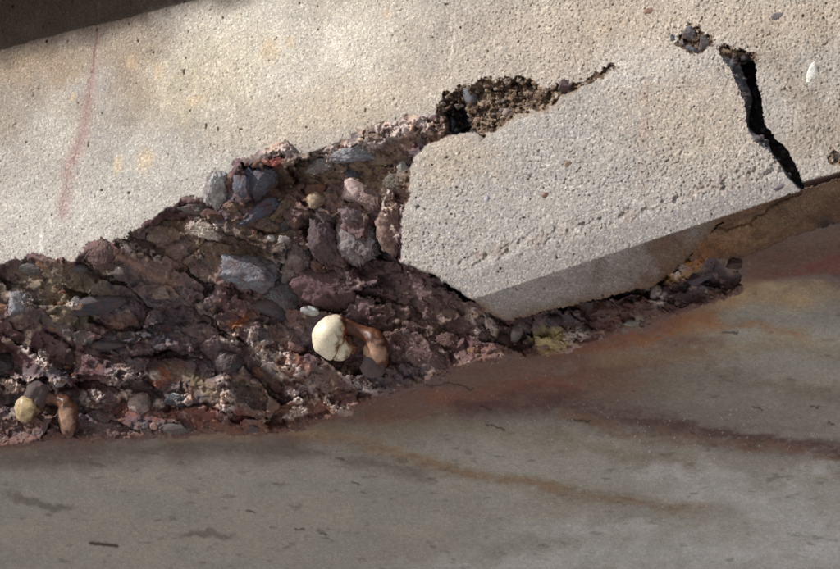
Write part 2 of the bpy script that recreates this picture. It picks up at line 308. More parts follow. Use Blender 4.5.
# soffit
col[:] = s2l((163, 158, 144)); lay(sstep(-.5, 1, n4), (152, 149, 137), .6); lay(sstep(0.2, 1, n1), (172, 168, 155), .5)
nst = fbm(X * 0.25, Y, 9, 4, 0.7, 170)
def streak(pts, wdt, rgb, k): lay(np.exp(-(ldist(X + n2 * 10, Y + n3 * 2 + n4 * 6 + nst * 3, pts) / wdt) ** 2) * np.clip(0.85 + 0.4 * nst + 0.25 * fbm(X * .6, Y, 4, 3, .8, 171), 0, 1), rgb, k)
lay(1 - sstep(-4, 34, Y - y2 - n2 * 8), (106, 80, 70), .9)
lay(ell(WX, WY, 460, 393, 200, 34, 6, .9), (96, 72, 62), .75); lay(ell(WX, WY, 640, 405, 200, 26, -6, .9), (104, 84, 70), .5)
streak([(380, 415), (470, 395), (560, 380), (700, 345)], 22, (112, 78, 62), .85)
streak([(430, 397), (480, 396), (520, 390), (640, 388)], 8, (138, 88, 66), .6)
streak([(460, 410), (560, 400), (660, 424), (760, 440), (850, 452)], 15, (88, 60, 54), .9)
streak([(560, 412), (620, 430), (700, 442), (850, 458)], 5, (124, 84, 54), .5)
streak([(280, 430), (340, 442), (420, 462), (520, 482), (600, 500), (700, 510)], 6, (136, 106, 80), .8)
streak([(280, 420), (360, 432), (450, 428), (560, 440), (700, 470)], 9, (128, 116, 90), .5)
streak([(170, 438), (240, 434), (300, 431), (360, 444), (440, 462), (560, 488)], 4, (150, 128, 100), .6)
streak([(0, 462), (100, 456), (230, 448), (340, 455), (420, 475)], 9, (104, 92, 82), .7)
streak([(700, 318), (742, 292), (800, 300)], 12, (176, 146, 106), .75); streak([(640, 340), (700, 322), (760, 324), (800, 336)], 5, (158, 108, 66), .7); streak([(560, 352), (610, 345), (660, 330), (710, 312)], 7, (128, 80, 52), .75)
streak([(600, 360), (700, 350), (800, 345), (850, 360)], 8, (146, 124, 92), .5); streak([(600, 392), (720, 378), (850, 396)], 12, (116, 104, 88), .6); streak([(720, 316), (780, 318), (850, 320)], 7, (112, 112, 102), .5)
streak([(750, 272), (800, 272), (850, 262)], 8, (116, 66, 54), .8); streak([(760, 260), (850, 245)], 10, (98, 70, 56), .7); streak([(760, 292), (800, 292), (850, 296)], 8, (176, 158, 128), .6); streak([(720, 345), (780, 338), (850, 345)], 6, (166, 150, 122), .5)
streak([(770, 285), (850, 276)], 3, (130, 122, 112), .5)
for a in [(740, 490, 110, 14, -8), (800, 520, 70, 18, -12), (830, 545, 60, 24, -10), (760, 565, 120, 14, 0), (620, 530, 110, 10, 0), (680, 470, 60, 8, -5), (560, 560, 160, 12, 5), (820, 470, 40, 8, 0), (790, 552, 80, 14, 0)]:
    lay(ell(WX, WY, *a, 0.8) * np.clip(.6 + .25 * n3 + .25 * nst, 0, 1), (202, 200, 196), .75)
for a in [(40, 496, 30, 6, -8), (205, 539, 28, 5, -6)]: lay(ell(WX, WY, *a, 0.5), (96, 88, 78), .6)
lay(sstep(1.05, 1.35, fbm(X, Y, 2.0, 2, .8, 131)) * (0.25 + 0.75 * sstep(430, 620, X) * sstep(380, 440, Y)), (206, 204, 200), .8)
lay(sstep(0.6, 1.2, fbm(X * .35, Y, 6, 3, .6, 130)), (84, 78, 70), .45)
lay(np.exp(-(scr / 0.9) ** 2), (62, 52, 46), .75)
lay(np.exp(-(ldist(X, Y, [(91, 543), (117, 546)]) / 1.8) ** 2), (70, 50, 40), .9)
col *= (1 + 0.13 * inF * fbm(X * 0.6, Y, 1.9, 3, .85, 160) + 0.07 * fbm(X * .3, Y, 12, 4, .7, 161))[..., None]
colF = np.clip(col, 0, 1)
# core
col[:] = s2l((100, 78, 80)); lay(sstep(-.2, .6, n2 + ia * .5), (92, 60, 64), .8); lay(sstep(0, .8, -n2 - ib * .4), (82, 80, 88), .6); lay(sstep(.5, 1.2, n3 + n4), (124, 86, 68), .5); lay(sstep(.5, 1.1, n1 + n3 * .5), (124, 110, 86), .4)
lay(sstep(.25, .8, fbm(X, Y, 11, 4, .7, 150)), (56, 46, 48), .6)
lay(sstep(-20, 40, 100 - (Y - y1)) * sstep(180, 220, X) * sstep(.0, .5, n3 + .3), (136, 116, 96), .55)
for a in [(100, 305, 34, 12, 10, (62, 64, 72), .8), (120, 342, 36, 10, 0, (64, 62, 66), .8), (60, 295, 30, 16, -20, (122, 106, 80), .7), (75, 330, 40, 8, -15, (92, 92, 92), .6), (100, 258, 14, 14, 0, (104, 84, 78), .8), (245, 317, 12, 5, -15, (160, 98, 56), .8), (158, 382, 12, 7, -20, (172, 108, 76), .8), (190, 385, 30, 12, -35, (120, 104, 78), .7),
          (190, 420, 80, 8, 0, (128, 76, 58), .7), (300, 415, 50, 10, 10, (128, 84, 62), .6), (20, 425, 40, 12, 0, (120, 88, 72), .6), (8, 412, 8, 5, 0, (140, 134, 118), .6), (440, 330, 44, 30, -35, (98, 76, 72), .7), (290, 360, 24, 12, -40, (160, 112, 88), .6), (385, 335, 24, 26, 0, (84, 62, 54), .6), (270, 165, 9, 6, 0, (170, 90, 84), .7),
          (300, 195, 30, 18, 0, (98, 72, 60), .6), (330, 165, 60, 14, 12, (142, 122, 98), .6), (380, 180, 30, 26, 0, (118, 98, 74), .6), (250, 235, 60, 14, 10, (120, 102, 80), .6), (180, 235, 40, 14, 0, (110, 92, 70), .6), (165, 260, 60, 12, -20, (150, 122, 104), .35), (340, 235, 22, 22, 0, (96, 72, 76), .7), (330, 200, 14, 10, 0, (106, 54, 52), .6),
          (560, 340, 14, 14, 10, (190, 174, 112), .75), (545, 330, 12, 10, 0, (170, 156, 110), .7), (620, 312, 40, 18, 14, (98, 60, 50), .7), (640, 322, 14, 5, 5, (140, 140, 132), .8), (690, 290, 40, 12, 15, (54, 46, 50), .7), (676, 272, 16, 9, 0, (196, 156, 92), .75), (720, 285, 20, 10, 15, (62, 48, 48), .8), (690, 262, 14, 5, 0, (176, 112, 48), .7), (590, 346, 26, 5, 10, (170, 120, 96), .6)]:
    lay(ell(WX, WY, *a[:5], 0.5), a[5], a[6])
lay(ell(WX, WY, 55, 295, 70, 30, 0, .7) * sstep(-.5, .3, n3), (124, 114, 96), .65); lay(ell(WX, WY, 150, 300, 40, 10, 10, .6), (88, 88, 98), .5); lay(sstep(.0, .8, fbm(X, Y, 17, 4, .65, 151)), (122, 104, 98), .5)
lay(np.exp(-(ldist(XW, YW, [(108, 248), (125, 258), (150, 275), (175, 290)]) / 6) ** 2), (160, 128, 108), .7)
lay(crustM, (208, 192, 184), .8); lay(crustM * sstep(0, .8, n3), (208, 170, 142), .6)
lay(sstep(0, 1, 1 - (y2 - Y) / 16), (116, 84, 66), .6)
lay(sstep(.7, 1.2, fbm(X, Y, 5, 2, .6, 140)), (172, 150, 138), .45)
colK = col.copy()
# hollows
col[:] = s2l((98, 80, 64)); lay(sstep(0, .7, cn), (156, 138, 118), .7); lay(sstep(.2, .9, -cn), (74, 58, 48), .7); lay(pit0 * 60, (52, 52, 56), .9)
colV = col.copy()
col[:] = s2l((70, 68, 70)); lay(sstep(0, 3, ww - dl) * sstep(-.2, .6, cn), (112, 114, 120), .8); lay(sstep(0, 1, dl - ww), (58, 54, 52), .9)
lay(sstep(60, 50, Y), (126, 106, 84), .8)
colR = col.copy()

# ------------------------------------------------------------------ materials
def mat(name, grain=0.0, gscale=420.0, bump=0.3, rough=0.9, rmix=0.0, base=None, spec=0.3, fine=1500.0, dark=0.0, dirt=None):
    """colour from the mesh's own colour layer (or a plain one) broken up by sand-grain cells and fine noise"""
    m = bpy.data.materials.new(name); m.use_nodes = True; n = m.node_tree.nodes; l = m.node_tree.links
    b = n['Principled BSDF']; b.inputs['Roughness'].default_value = rough; b.inputs['Specular IOR Level'].default_value = spec
    tc = n.new('ShaderNodeNewGeometry')
    if base is None:
        src = n.new('ShaderNodeAttribute'); src.attribute_name = 'Col'; c0 = src.outputs['Color']
    else:
        src = n.new('ShaderNodeRGB'); src.outputs[0].default_value = (*s2l(base), 1); c0 = src.outputs[0]
    vo = n.new('ShaderNodeTexVoronoi'); vo.inputs['Scale'].default_value = gscale; l.new(tc.outputs['Position'], vo.inputs['Vector'])
    hs = n.new('ShaderNodeSeparateColor'); l.new(vo.outputs['Color'], hs.inputs[0])
    ramp = n.new('ShaderNodeValToRGB'); e = ramp.color_ramp; e.interpolation = 'LINEAR'
    e.elements[0].position = 0; e.elements[0].color = (0.45, 0.46, 0.5, 1); e.elements[1].position = 1; e.elements[1].color = (1.6, 1.57, 1.52, 1)
    for p, cc in [(0.04, (0.62, 0.63, 0.66, 1)), (0.12, (0.78, 0.76, 0.75, 1)), (0.45, (0.98, 0.95, 0.92, 1)), (0.60, (1.06, 0.95, 0.86, 1)), (0.74, (0.88, 0.90, 0.95, 1)), (0.88, (1.20, 1.17, 1.12, 1))]:
        x = e.elements.new(p); x.color = cc
    l.new(hs.outputs[0], ramp.inputs[0])
    mx = n.new('ShaderNodeMix'); mx.data_type = 'RGBA'; mx.blend_type = 'MULTIPLY'; mx.inputs[0].default_value = grain
    l.new(c0, mx.inputs[6]); l.new(ramp.outputs[0], mx.inputs[7])
    no = n.new('ShaderNodeTexNoise'); no.inputs['Scale'].default_value = fine * 0.35; no.inputs['Detail'].default_value = 4; no.inputs['Roughness'].default_value = 0.7; l.new(tc.outputs['Position'], no.inputs['Vector'])
    mr = n.new('ShaderNodeMapRange'); mr.inputs[1].default_value = 0.3; mr.inputs[2].default_value = 0.7; mr.inputs[3].default_value = 0.72 - dark; mr.inputs[4].default_value = 1.28 + dark; mr.clamp = False
    l.new(no.outputs['Fac'], mr.inputs[0])
    m2 = n.new('ShaderNodeMix'); m2.data_type = 'RGBA'; m2.blend_type = 'MULTIPLY'; m2.inputs[0].default_value = 0.8; l.new(mx.outputs[2], m2.inputs[6]); l.new(mr.outputs[0], m2.inputs[7])
    outc = m2.outputs[2]
    if dirt is not None:
        n2_ = n.new('ShaderNodeTexNoise'); n2_.inputs['Scale'].default_value = 70; n2_.inputs['Detail'].default_value = 7; n2_.inputs['Roughness'].default_value = 0.72; l.new(tc.outputs['Position'], n2_.inputs['Vector'])
        rr = n.new('ShaderNodeValToRGB'); rr.color_ramp.elements[0].position = 0.40; rr.color_ramp.elements[1].position = 0.60; l.new(n2_.outputs['Fac'], rr.inputs[0])
        dk = n.new('ShaderNodeMath'); dk.operation = 'MULTIPLY'; dk.inputs[1].default_value = dirt; l.new(rr.outputs[0], dk.inputs[0])
        m3 = n.new('ShaderNodeMix'); m3.data_type = 'RGBA'; l.new(dk.outputs[0], m3.inputs[0]); l.new(outc, m3.inputs[6]); m3.inputs[7].default_value = (*s2l((98, 76, 74)), 1); outc = m3.outputs[2]
    l.new(outc, b.inputs['Base Color'])
    bp = n.new('ShaderNodeBump'); bp.inputs['Strength'].default_value = bump; bp.inputs['Distance'].default_value = 0.0012
    ad = n.new('ShaderNodeMath'); ad.operation = 'MULTIPLY_ADD'; l.new(vo.outputs['Distance'], ad.inputs[0]); ad.inputs[1].default_value = -0.35 if grain > 0.3 else -0.1; l.new(no.outputs['Fac'], ad.inputs[2])
    l.new(ad.outputs[0], bp.inputs['Height']); l.new(bp.outputs[0], b.inputs['Normal'])
    return m
M_wall = mat('rough_concrete', 0.65, 520, 1.0, 0.95, dark=0.12)
M_slab = mat('coarse_concrete', 0.8, 480, 1.0, 0.95, dark=0.14)
M_under = mat('weathered_underside', 0.55, 560, 0.9, 0.9, dark=0.12)
M_sof = mat('smooth_soffit_concrete', 0.30, 700, 0.5, 0.85, fine=2000)
M_core = mat('stained_broken_concrete', 0.22, 300, 0.9, 0.8, spec=0.4, dark=0.18)
M_cav = mat('crumbled_mortar', 0.5, 300, 0.9, 0.95, dark=0.1)

# ------------------------------------------------------------------ objects
def put(o, parent=None, label=None, cat=None, kind=None, group=None):
    if o.name not in C.objects: C.objects.link(o)
    if parent is not None:
        o.parent = parent
        o.matrix_parent_inverse = Matrix.Translation(-parent.location)
    for k, v in (('label', label), ('category', cat), ('kind', kind), ('group', group)):
        if v: o[k] = v
    return o
def root(name, px, py, t, label, cat, group=None, kind='thing'):
    o = bpy.data.objects.new(name, None); o.location = Vector(CAM + ray(px, py) * float(t)); o.empty_display_size = 0.05
    return put(o, None, label, cat, kind, group)
R = ray(X, Y); POS = (CAM + R * T[..., None]).reshape(-1, 3)
center = lambda A: A[:-1, :-1]
reg = np.zeros(X.shape, int)                     # 0 wall 1 soffit 2 core 3 slab 4 crack 5 hollows 6 underside 7 slab underside
reg[~wallm] = 1; reg[dCore > 0] = 2; reg[dUnder > 0] = 6
for k, (d, dep) in enumerate(cav): reg[(d > 0) & (dCore <= 0)] = 50 + k
reg[isSlab] = 3; reg[isSlab & (TSC > TSF)] = 7; reg[isCrack] = 4
reg[(X > 742) & (dCore <= 0) & ~wallm & (reg == 0)] = 1
rq = center(reg)
idx = np.arange(NYg * NXg).reshape(NYg, NXg)
Q = np.stack([idx[:-1, :-1], idx[1:, :-1], idx[1:, 1:], idx[:-1, 1:]], -1)
def region_mesh(name, sel, colors, material, parent, label=None):
    q = Q[sel]; u, inv = np.unique(q, return_inverse=True)
    me = bpy.data.meshes.new(name); nq = len(q)
    me.vertices.add(len(u)); me.vertices.foreach_set('co', POS[u].astype(np.float32).ravel())
    me.loops.add(nq * 4); me.loops.foreach_set('vertex_index', inv.reshape(-1).astype(np.int32))
    me.polygons.add(nq); me.polygons.foreach_set('loop_start', np.arange(0, nq * 4, 4, dtype=np.int32)); me.polygons.foreach_set('loop_total', np.full(nq, 4, np.int32))
    me.polygons.foreach_set('use_smooth', np.ones(nq, bool))
    me.update(calc_edges=True)
    at = me.color_attributes.new('Col', 'FLOAT_COLOR', 'POINT')
    c4 = np.ones((len(u), 4), np.float32); c4[:, :3] = colors.reshape(-1, 3)[u]; at.data.foreach_set('color', c4.ravel())
    me.materials.append(material)
    o = bpy.data.objects.new(name, me); return put(o, parent, label)

W = root('concrete_wall', 300, 120, tF(300, 120), 'pale sunlit rough concrete wall with a pink streak, above the broken band', 'concrete wall')
SL = root('concrete_slab', 600, 190, tSF(600, 190), 'cracked-off grey concrete slab sagging between the black crack and the broken hollow', 'concrete slab')
SO = root('soffit', 420, 500, tS(420, 500), 'shaded smooth grey concrete soffit with rust and lime stains under the broken edge', 'soffit')
K = root('broken_edge', 250, 320, 3.1, 'dark purple-brown broken concrete edge full of stones between wall and soffit', 'broken concrete')
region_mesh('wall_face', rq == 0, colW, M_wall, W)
region_mesh('underside', rq == 6, colU, M_under, W, 'brown stained underside right of the crack')
region_mesh('crack', rq == 4, colR, M_cav, W, 'wide black crack running down to the lower edge')
hl = ['large crumbled hollow above the slab', 'small hollow holding a dark stone', 'narrow dark hollow at the end of the break', 'shallow hollow with blue-grey stones', 'crumbled hollow at the top of the crack', 'shallow chip by the picture edge']
for k in range(len(CAVS)):
    if (rq == 50 + k).any(): region_mesh('hollow', rq == 50 + k, colV, M_cav, W, hl[k])
region_mesh('slab_face', rq == 3, colS, M_slab, SL)
region_mesh('slab_underside', rq == 7, colS, M_under, SL, 'smooth shaded grey underside of the slab')
region_mesh('soffit_surface', rq == 1, colF, M_sof, SO)
region_mesh('core_surface', rq == 2, colK, M_core, K)

# ------------------------------------------------------------------ depth lookup for things set on the surface
def depth(px, py):
    i = np.clip(np.searchsorted(gy, py), 0, NYg - 1); j = np.clip(np.searchsorted(gx, px), 0, NXg - 1)
    return float(T[i, j])
def wpos(px, py, t): return CAM + ray(px, py) * t

# ------------------------------------------------------------------ stones
_ico = {}
def ico(sub):
    if sub not in _ico:
        bm = bmesh.new(); bmesh.ops.create_icosphere(bm, subdivisions=sub, radius=1)
        v = np.array([x.co[:] for x in bm.verts]); f = [[x.index for x in y.verts] for y in bm.faces]; bm.free(); _ico[sub] = (v, f)
    return _ico[sub]
_smat = {}
def stone_mat(rgb, kind):
    key = (tuple(int(c // 6) for c in rgb), kind)
    if key not in _smat:
        if kind == 'rough': _smat[key] = mat('rough_stone', 0.5, 500, 1.0, 0.85, base=rgb, dark=0.15, dirt=0.75)
        elif kind == 'wet': _smat[key] = mat('dark_glossy_stone', 0.2, 400, 0.5, 0.5, base=rgb, spec=0.5, dark=0.15)
        else: _smat[key] = mat('smooth_stone', 0.25, 600, 0.6, 0.75, base=rgb, dark=0.08, dirt=0.7 if sum(rgb) < 640 else 0.0)
    return _smat[key]
def stone(px, py, rx, ry, rot, rgb, kind='rough', ang=6, proud=0.35, thick=0.8, parent=None, label=None, name='stone', sub=4, lump=0.08, seed=None):
    """an irregular stone, rx by ry px in outline, cut by ang flat faces, sitting proud of the surface"""
    r = np.random.default_rng(int(px * 7 + py * 131) if seed is None else seed)
    if rx > 11 and sub == 4: sub = 5
    v, f = ico(sub); v = v.copy()
    if kind == 'rough': proud -= 0.05; ang += 2
    for k in range(ang):
        n = r.normal(size=3); n[2] = abs(n[2]) * 0.8; n /= np.linalg.norm(n); c = r.uniform(0.42, 0.8) if kind != 'smooth' else r.uniform(0.6, 0.88)
        d = v @ n; m = d > c; v[m] -= np.outer(d[m] - c, n) * 0.93
    v[:, 0] -= (v[:, 0].max() + v[:, 0].min()) / 2; v[:, 1] -= (v[:, 1].max() + v[:, 1].min()) / 2; v[:, 0] /= v[:, 0].max(); v[:, 1] /= v[:, 1].max()
    if kind != 'smooth': lump = lump * 1.6
    fr = 1.7; o = r.uniform(0, 50, 3)
    nz = vnoise(v[:, 0] * fr + v[:, 2], v[:, 1] * fr - v[:, 2] * .7, o[0], o[1]) + .5 * vnoise(v[:, 0] * 4 - v[:, 2] * 3, v[:, 1] * 4 + v[:, 2] * 3, o[1], o[2])
    nz2 = vnoise(v[:, 0] * 11 + v[:, 2] * 9, v[:, 1] * 11 - v[:, 2] * 8, o[2], o[0])
    v *= (1 + lump * nz + lump * 0.4 * nz2)[:, None]
    nz3 = vnoise(v[:, 0] * 23 - v[:, 2] * 17, v[:, 1] * 23 + v[:, 2] * 19, o[1], o[0])
    if kind != 'smooth': v *= (1 + 0.05 * nz2 + 0.03 * nz3 - 0.06 * np.abs(vnoise(v[:, 0] * 3 + v[:, 2], v[:, 1] * 3 - v[:, 2] * 2, o[0], o[2])))[:, None]
    if kind == 'rough' and rx > 8:
        fv, fe, fi = facets(v[:, 0] * 1.6 + v[:, 2] * .8 + o[0], v[:, 1] * 1.6 - v[:, 2] * .9 + o[1], 0.55, 6, 1.2)
        v *= (1 - 0.035 * fv - 0.05 * (1 - sstep(0, .10, fe)))[:, None]
    a = math.radians(rot); t = depth(px, py); sc = t / FPX
    v[:, 0] *= rx; v[:, 1] *= ry; v[:, 2] *= (rx + ry) * 0.5 * thick
    vx = v[:, 0] * math.cos(a) - v[:, 1] * math.sin(a); vy = v[:, 0] * math.sin(a) + v[:, 1] * math.cos(a)
    zc = t - (rx + ry) * 0.5 * thick * sc * (proud - 0.5) * 2 * 1.0
    c0 = wpos(px, py, zc)
    # the buried side is simply covered
    P = RIGHT * vx[:, None] * sc + UP * vy[:, None] * sc - FWD * v[:, 2][:, None] * sc
    me = bpy.data.meshes.new(name); me.from_pydata(P.tolist(), [], f); me.polygons.foreach_set('use_smooth', np.ones(len(f), bool)) ; me.update()
    if ang >= 5 and kind != 'smooth':
        me.polygons.foreach_set('use_smooth', np.zeros(len(f), bool)); me.update()
        if sub >= 4: me.polygons.foreach_set('use_smooth', np.ones(len(f), bool)); me.update()
    me.materials.append(stone_mat(rgb, kind))
    ob = bpy.data.objects.new(name, me); ob.location = Vector(c0); return put(ob, parent, label)

ST = [  # px, py, rx, ry, rot, colour, kind, cuts, proud, thickness, label
    (257, 186, 19, 17, 10, (98, 102, 112), 'rough', 5, .62, .8, 'blue-grey cleft stone just below the sunlit wall'),
    (242, 190, 8, 12, 0, (100, 106, 118), 'rough', 6, .55, .8, None),
    (216, 190, 11, 17, -12, (178, 178, 176), 'smooth', 3, .62, .7, 'pale grey upright stone at the edge of the break'),
    (204, 210, 20, 8, -12, (112, 112, 106), 'smooth', 4, .5, .7, 'flat grey-green stone below the pale upright stone'),
    (236, 205, 12, 8, 20, (132, 112, 92), 'rough', 5, .5, .8, None),
    (258, 212, 22, 7, 32, (88, 96, 112), 'rough', 6, .6, .7, 'long blue-grey stone with a whitish lower edge'),
    (282, 208, 22, 7, 38, (132, 116, 92), 'smooth', 4, .5, .7, None),
    (208, 230, 15, 9, 0, (196, 186, 172), 'rough', 6, .6, .7, 'whitish rough stone left of the long blue-grey stone'),
    (252, 273, 26, 16, -18, (126, 130, 138), 'rough', 9, .56, .7, 'large pitted blue-grey stone in the middle of the break'),
    (284, 294, 18, 14, -35, (118, 122, 126), 'rough', 8, .6, .7, None),
    (275, 308, 20, 11, -10, (66, 68, 74), 'smooth', 4, .5, .7, None),
    (299, 257, 14, 20, -25, (140, 128, 126), 'rough', 6, .68, .8, 'grey-pink angular stone above the dark purple lump'),
    (288, 270, 6, 12, -20, (120, 124, 118), 'smooth', 3, .5, .8, None),
    (356, 243, 19, 21, 25, (138, 132, 134), 'rough', 10, .70, .9, 'big angular grey block with a dark right side'),
    (322, 240, 13, 20, 14, (92, 80, 86), 'rough', 8, .5, .8, None),
    (328, 286, 28, 23, -12, (100, 76, 80), 'rough', 7, .58, .8, 'rounded dark purple lump above the cream bar end'),
    (357, 191, 13, 11, -20, (196, 176, 170), 'smooth', 4, .62, .8, 'pink-white pebble left of the slab'),
    (372, 200, 13, 9, -35, (150, 128, 122), 'rough', 5, .5, .8, None),
    (352, 173, 15, 6, -12, (84, 92, 104), 'smooth', 4, .5, .6, 'dark blue-grey flat stone above the pink-white pebble'),
    (358, 153, 22, 8, 8, (150, 156, 162), 'rough', 6, .55, .7, 'pale blue-grey stone with ridges under the wall'),
    (398, 184, 14, 8, -10, (112, 106, 96), 'smooth', 3, .5, .7, None),
    (403, 169, 6, 7, 0, (160, 164, 158), 'smooth', 3, .6, .8, None),
    (316, 200, 8, 7, 10, (186, 168, 136), 'smooth', 3, .6, .8, 'small cream and tan pebble left of the purple lump'),
    (320, 165, 14, 7, 15, (150, 148, 142), 'rough', 5, .5, .7, None),
    (318, 190, 13, 9, 25, (128, 92, 72), 'smooth', 4, .5, .8, None),
    (286, 226, 8, 9, 0, (84, 84, 86), 'rough', 5, .5, .8, None), (296, 222, 7, 8, 0, (122, 96, 82), 'rough', 5, .5, .8, None),
    (271, 238, 4, 3, 0, (186, 184, 176), 'smooth', 3, .6, .8, None), (284, 240, 6, 4, -20, (180, 178, 172), 'rough', 6, .6, .6, None),
    (310, 311, 10, 5, -8, (186, 190, 190), 'smooth', 4, .62, .7, 'small white flat stone wedged under the purple lump'),
    (326, 216, 9, 13, 10, (104, 98, 104), 'rough', 8, .6, .8, None), (352, 215, 12, 9, 0, (138, 122, 128), 'rough', 8, .55, .8, None),
    (391, 222, 13, 26, 0, (162, 138, 126), 'rough', 7, .52, .7, 'pinkish crusted stone against the left edge of the slab'),
    (230, 362, 13, 12, 0, (68, 66, 70), 'rough', 5, .6, .7, 'dark round stone with a pale chip on it'),
    (224, 360, 5, 7, 10, (146, 140, 142), 'rough', 6, .85, .6, None),
    (140, 405, 12, 12, 5, (170, 152, 146), 'smooth', 7, .72, .8, 'blocky pinkish-white pebble low in the break'),
    (181, 400, 17, 7, 0, (74, 82, 86), 'rough', 5, .6, .8, 'dark green-grey stone with white crystals on top'),
    (174, 396, 5, 3, 0, (214, 216, 220), 'rough', 6, .8, .8, None),
    (154, 426, 4, 4, 0, (196, 160, 142), 'smooth', 3, .7, .8, 'tiny pale pink pebble near the soffit'),
    (173, 429, 14, 5, -6, (98, 102, 98), 'smooth', 3, .5, .6, None),
    (60, 383, 6, 4, 25, (178, 178, 182), 'smooth', 4, .7, .7, 'small white pebble beside the left bar end'),
    (78, 268, 9, 5, 0, (92, 96, 98), 'smooth', 3, .5, .7, None), (76, 302, 8, 6, -10, (186, 188, 190), 'rough', 5, .6, .7, 'small white stone in the upper left of the break'),
    (115, 279, 6, 3, 0, (192, 190, 186), 'rough', 6, .6, .7, None), (18, 304, 10, 12, 0, (150, 160, 166), 'rough', 6, .55, .7, 'pale blue-white stone near the left border of the break'),
    (36, 268, 14, 7, 5, (86, 86, 84), 'smooth', 4, .45, .6, None), (100, 304, 30, 10, 10, (66, 68, 76), 'smooth', 4, .42, .6, 'long flat slate-grey stone in the left half of the break'),
    (122, 342, 32, 9, 3, (68, 68, 74), 'smooth', 4, .42, .6, None), (8, 365, 16, 14, 0, (60, 54, 56), 'wet', 4, .4, .8, None),
    (258, 372, 12, 9, -30, (146, 104, 84), 'rough', 8, .5, .8, None), (297, 347, 10, 6, -30, (132, 104, 96), 'rough', 8, .5, .8, None), (277, 385, 12, 8, -20, (116, 80, 70), 'rough', 6, .5, .8, None),
    (517, 332, 6, 11, -20, (150, 146, 142), 'smooth', 4, .6, .8, 'pale upright pebble below the left corner of the slab'), (526, 326, 8, 8, 0, (130, 122, 116), 'rough', 6, .5, .8, None),
    (554, 321, 8, 6, 0, (62, 54, 58), 'smooth', 3, .62, .8, 'small dark round pebble beside the yellow crust'), (505, 340, 10, 10, 0, (98, 84, 84), 'rough', 6, .5, .8, None), (485, 330, 16, 10, -40, (112, 94, 94), 'rough', 6, .5, .8, None),
    (633, 322, 10, 4, 6, (138, 140, 134), 'smooth', 3, .5, .6, None), (656, 292, 5, 8, -20, (172, 164, 160), 'rough', 8, .6, .6, None), (648, 288, 4, 3, 0, (180, 176, 172), 'smooth', 3, .6, .8, None),
    (702, 276, 16, 6, 20, (70, 72, 82), 'smooth', 5, .5, .6, None), (734, 262, 8, 7, 0, (62, 46, 44), 'rough', 6, .5, .8, None), (738, 272, 5, 4, 0, (120, 98, 70), 'rough', 5, .5, .8, None), (604, 306, 14, 8, 10, (96, 70, 62), 'rough', 5, .45, .7, None), (690, 262, 8, 4, 0, (176, 118, 56), 'rough', 6, .5, .6, None),
    (560, 338, 13, 10, 0, (188, 172, 116), 'rough', 8, .5, .7, 'yellow crusted lump under the slab'), (545, 345, 8, 6, 0, (140, 112, 92), 'rough', 7, .5, .8, None), (590, 340, 14, 6, 10, (150, 104, 86), 'rough', 8, .5, .7, None),
    (104, 254, 13, 14, 0, (108, 88, 82), 'rough', 5, .45, .7, None), (160, 232, 14, 9, 10, (134, 118, 104), 'rough', 7, .45, .7, None), (60, 318, 9, 6, 0, (128, 116, 92), 'rough', 6, .45, .7, None),
    (440, 300, 20, 8, -32, (92, 74, 74), 'rough', 5, .4, .7, None), (420, 330, 24, 11, -35, (90, 70, 68), 'rough', 5, .4, .7, None), (455, 345, 20, 9, -30, (98, 76, 72), 'rough', 5, .4, .7, None), (432, 357, 20, 8, -25, (92, 70, 68), 'rough', 5, .4, .6, None),
]
for q in ST:
    q = list(q)
    if q[5] and q[6] == 'smooth' and q[2] >= 9 and 150 < q[0] < 420 and q[1] < 300 and q[0] != 357: q[6] = 'rough'; q[7] = 8
    if q[1] < 300 and q[0] < 420: q[2] *= 1.15; q[3] *= 1.15
    par = LAST if (q[0], q[1]) in ((224, 360), (174, 396)) else K
    if par is not K: o_ = stone(*q[:5], q[5], q[6], q[7], q[8], q[9], par, q[10], name='chip' if q[0] > 200 else 'crystals')
    else: LAST = stone(*q[:5], q[5], q[6], q[7], q[8], q[9], K, q[10])
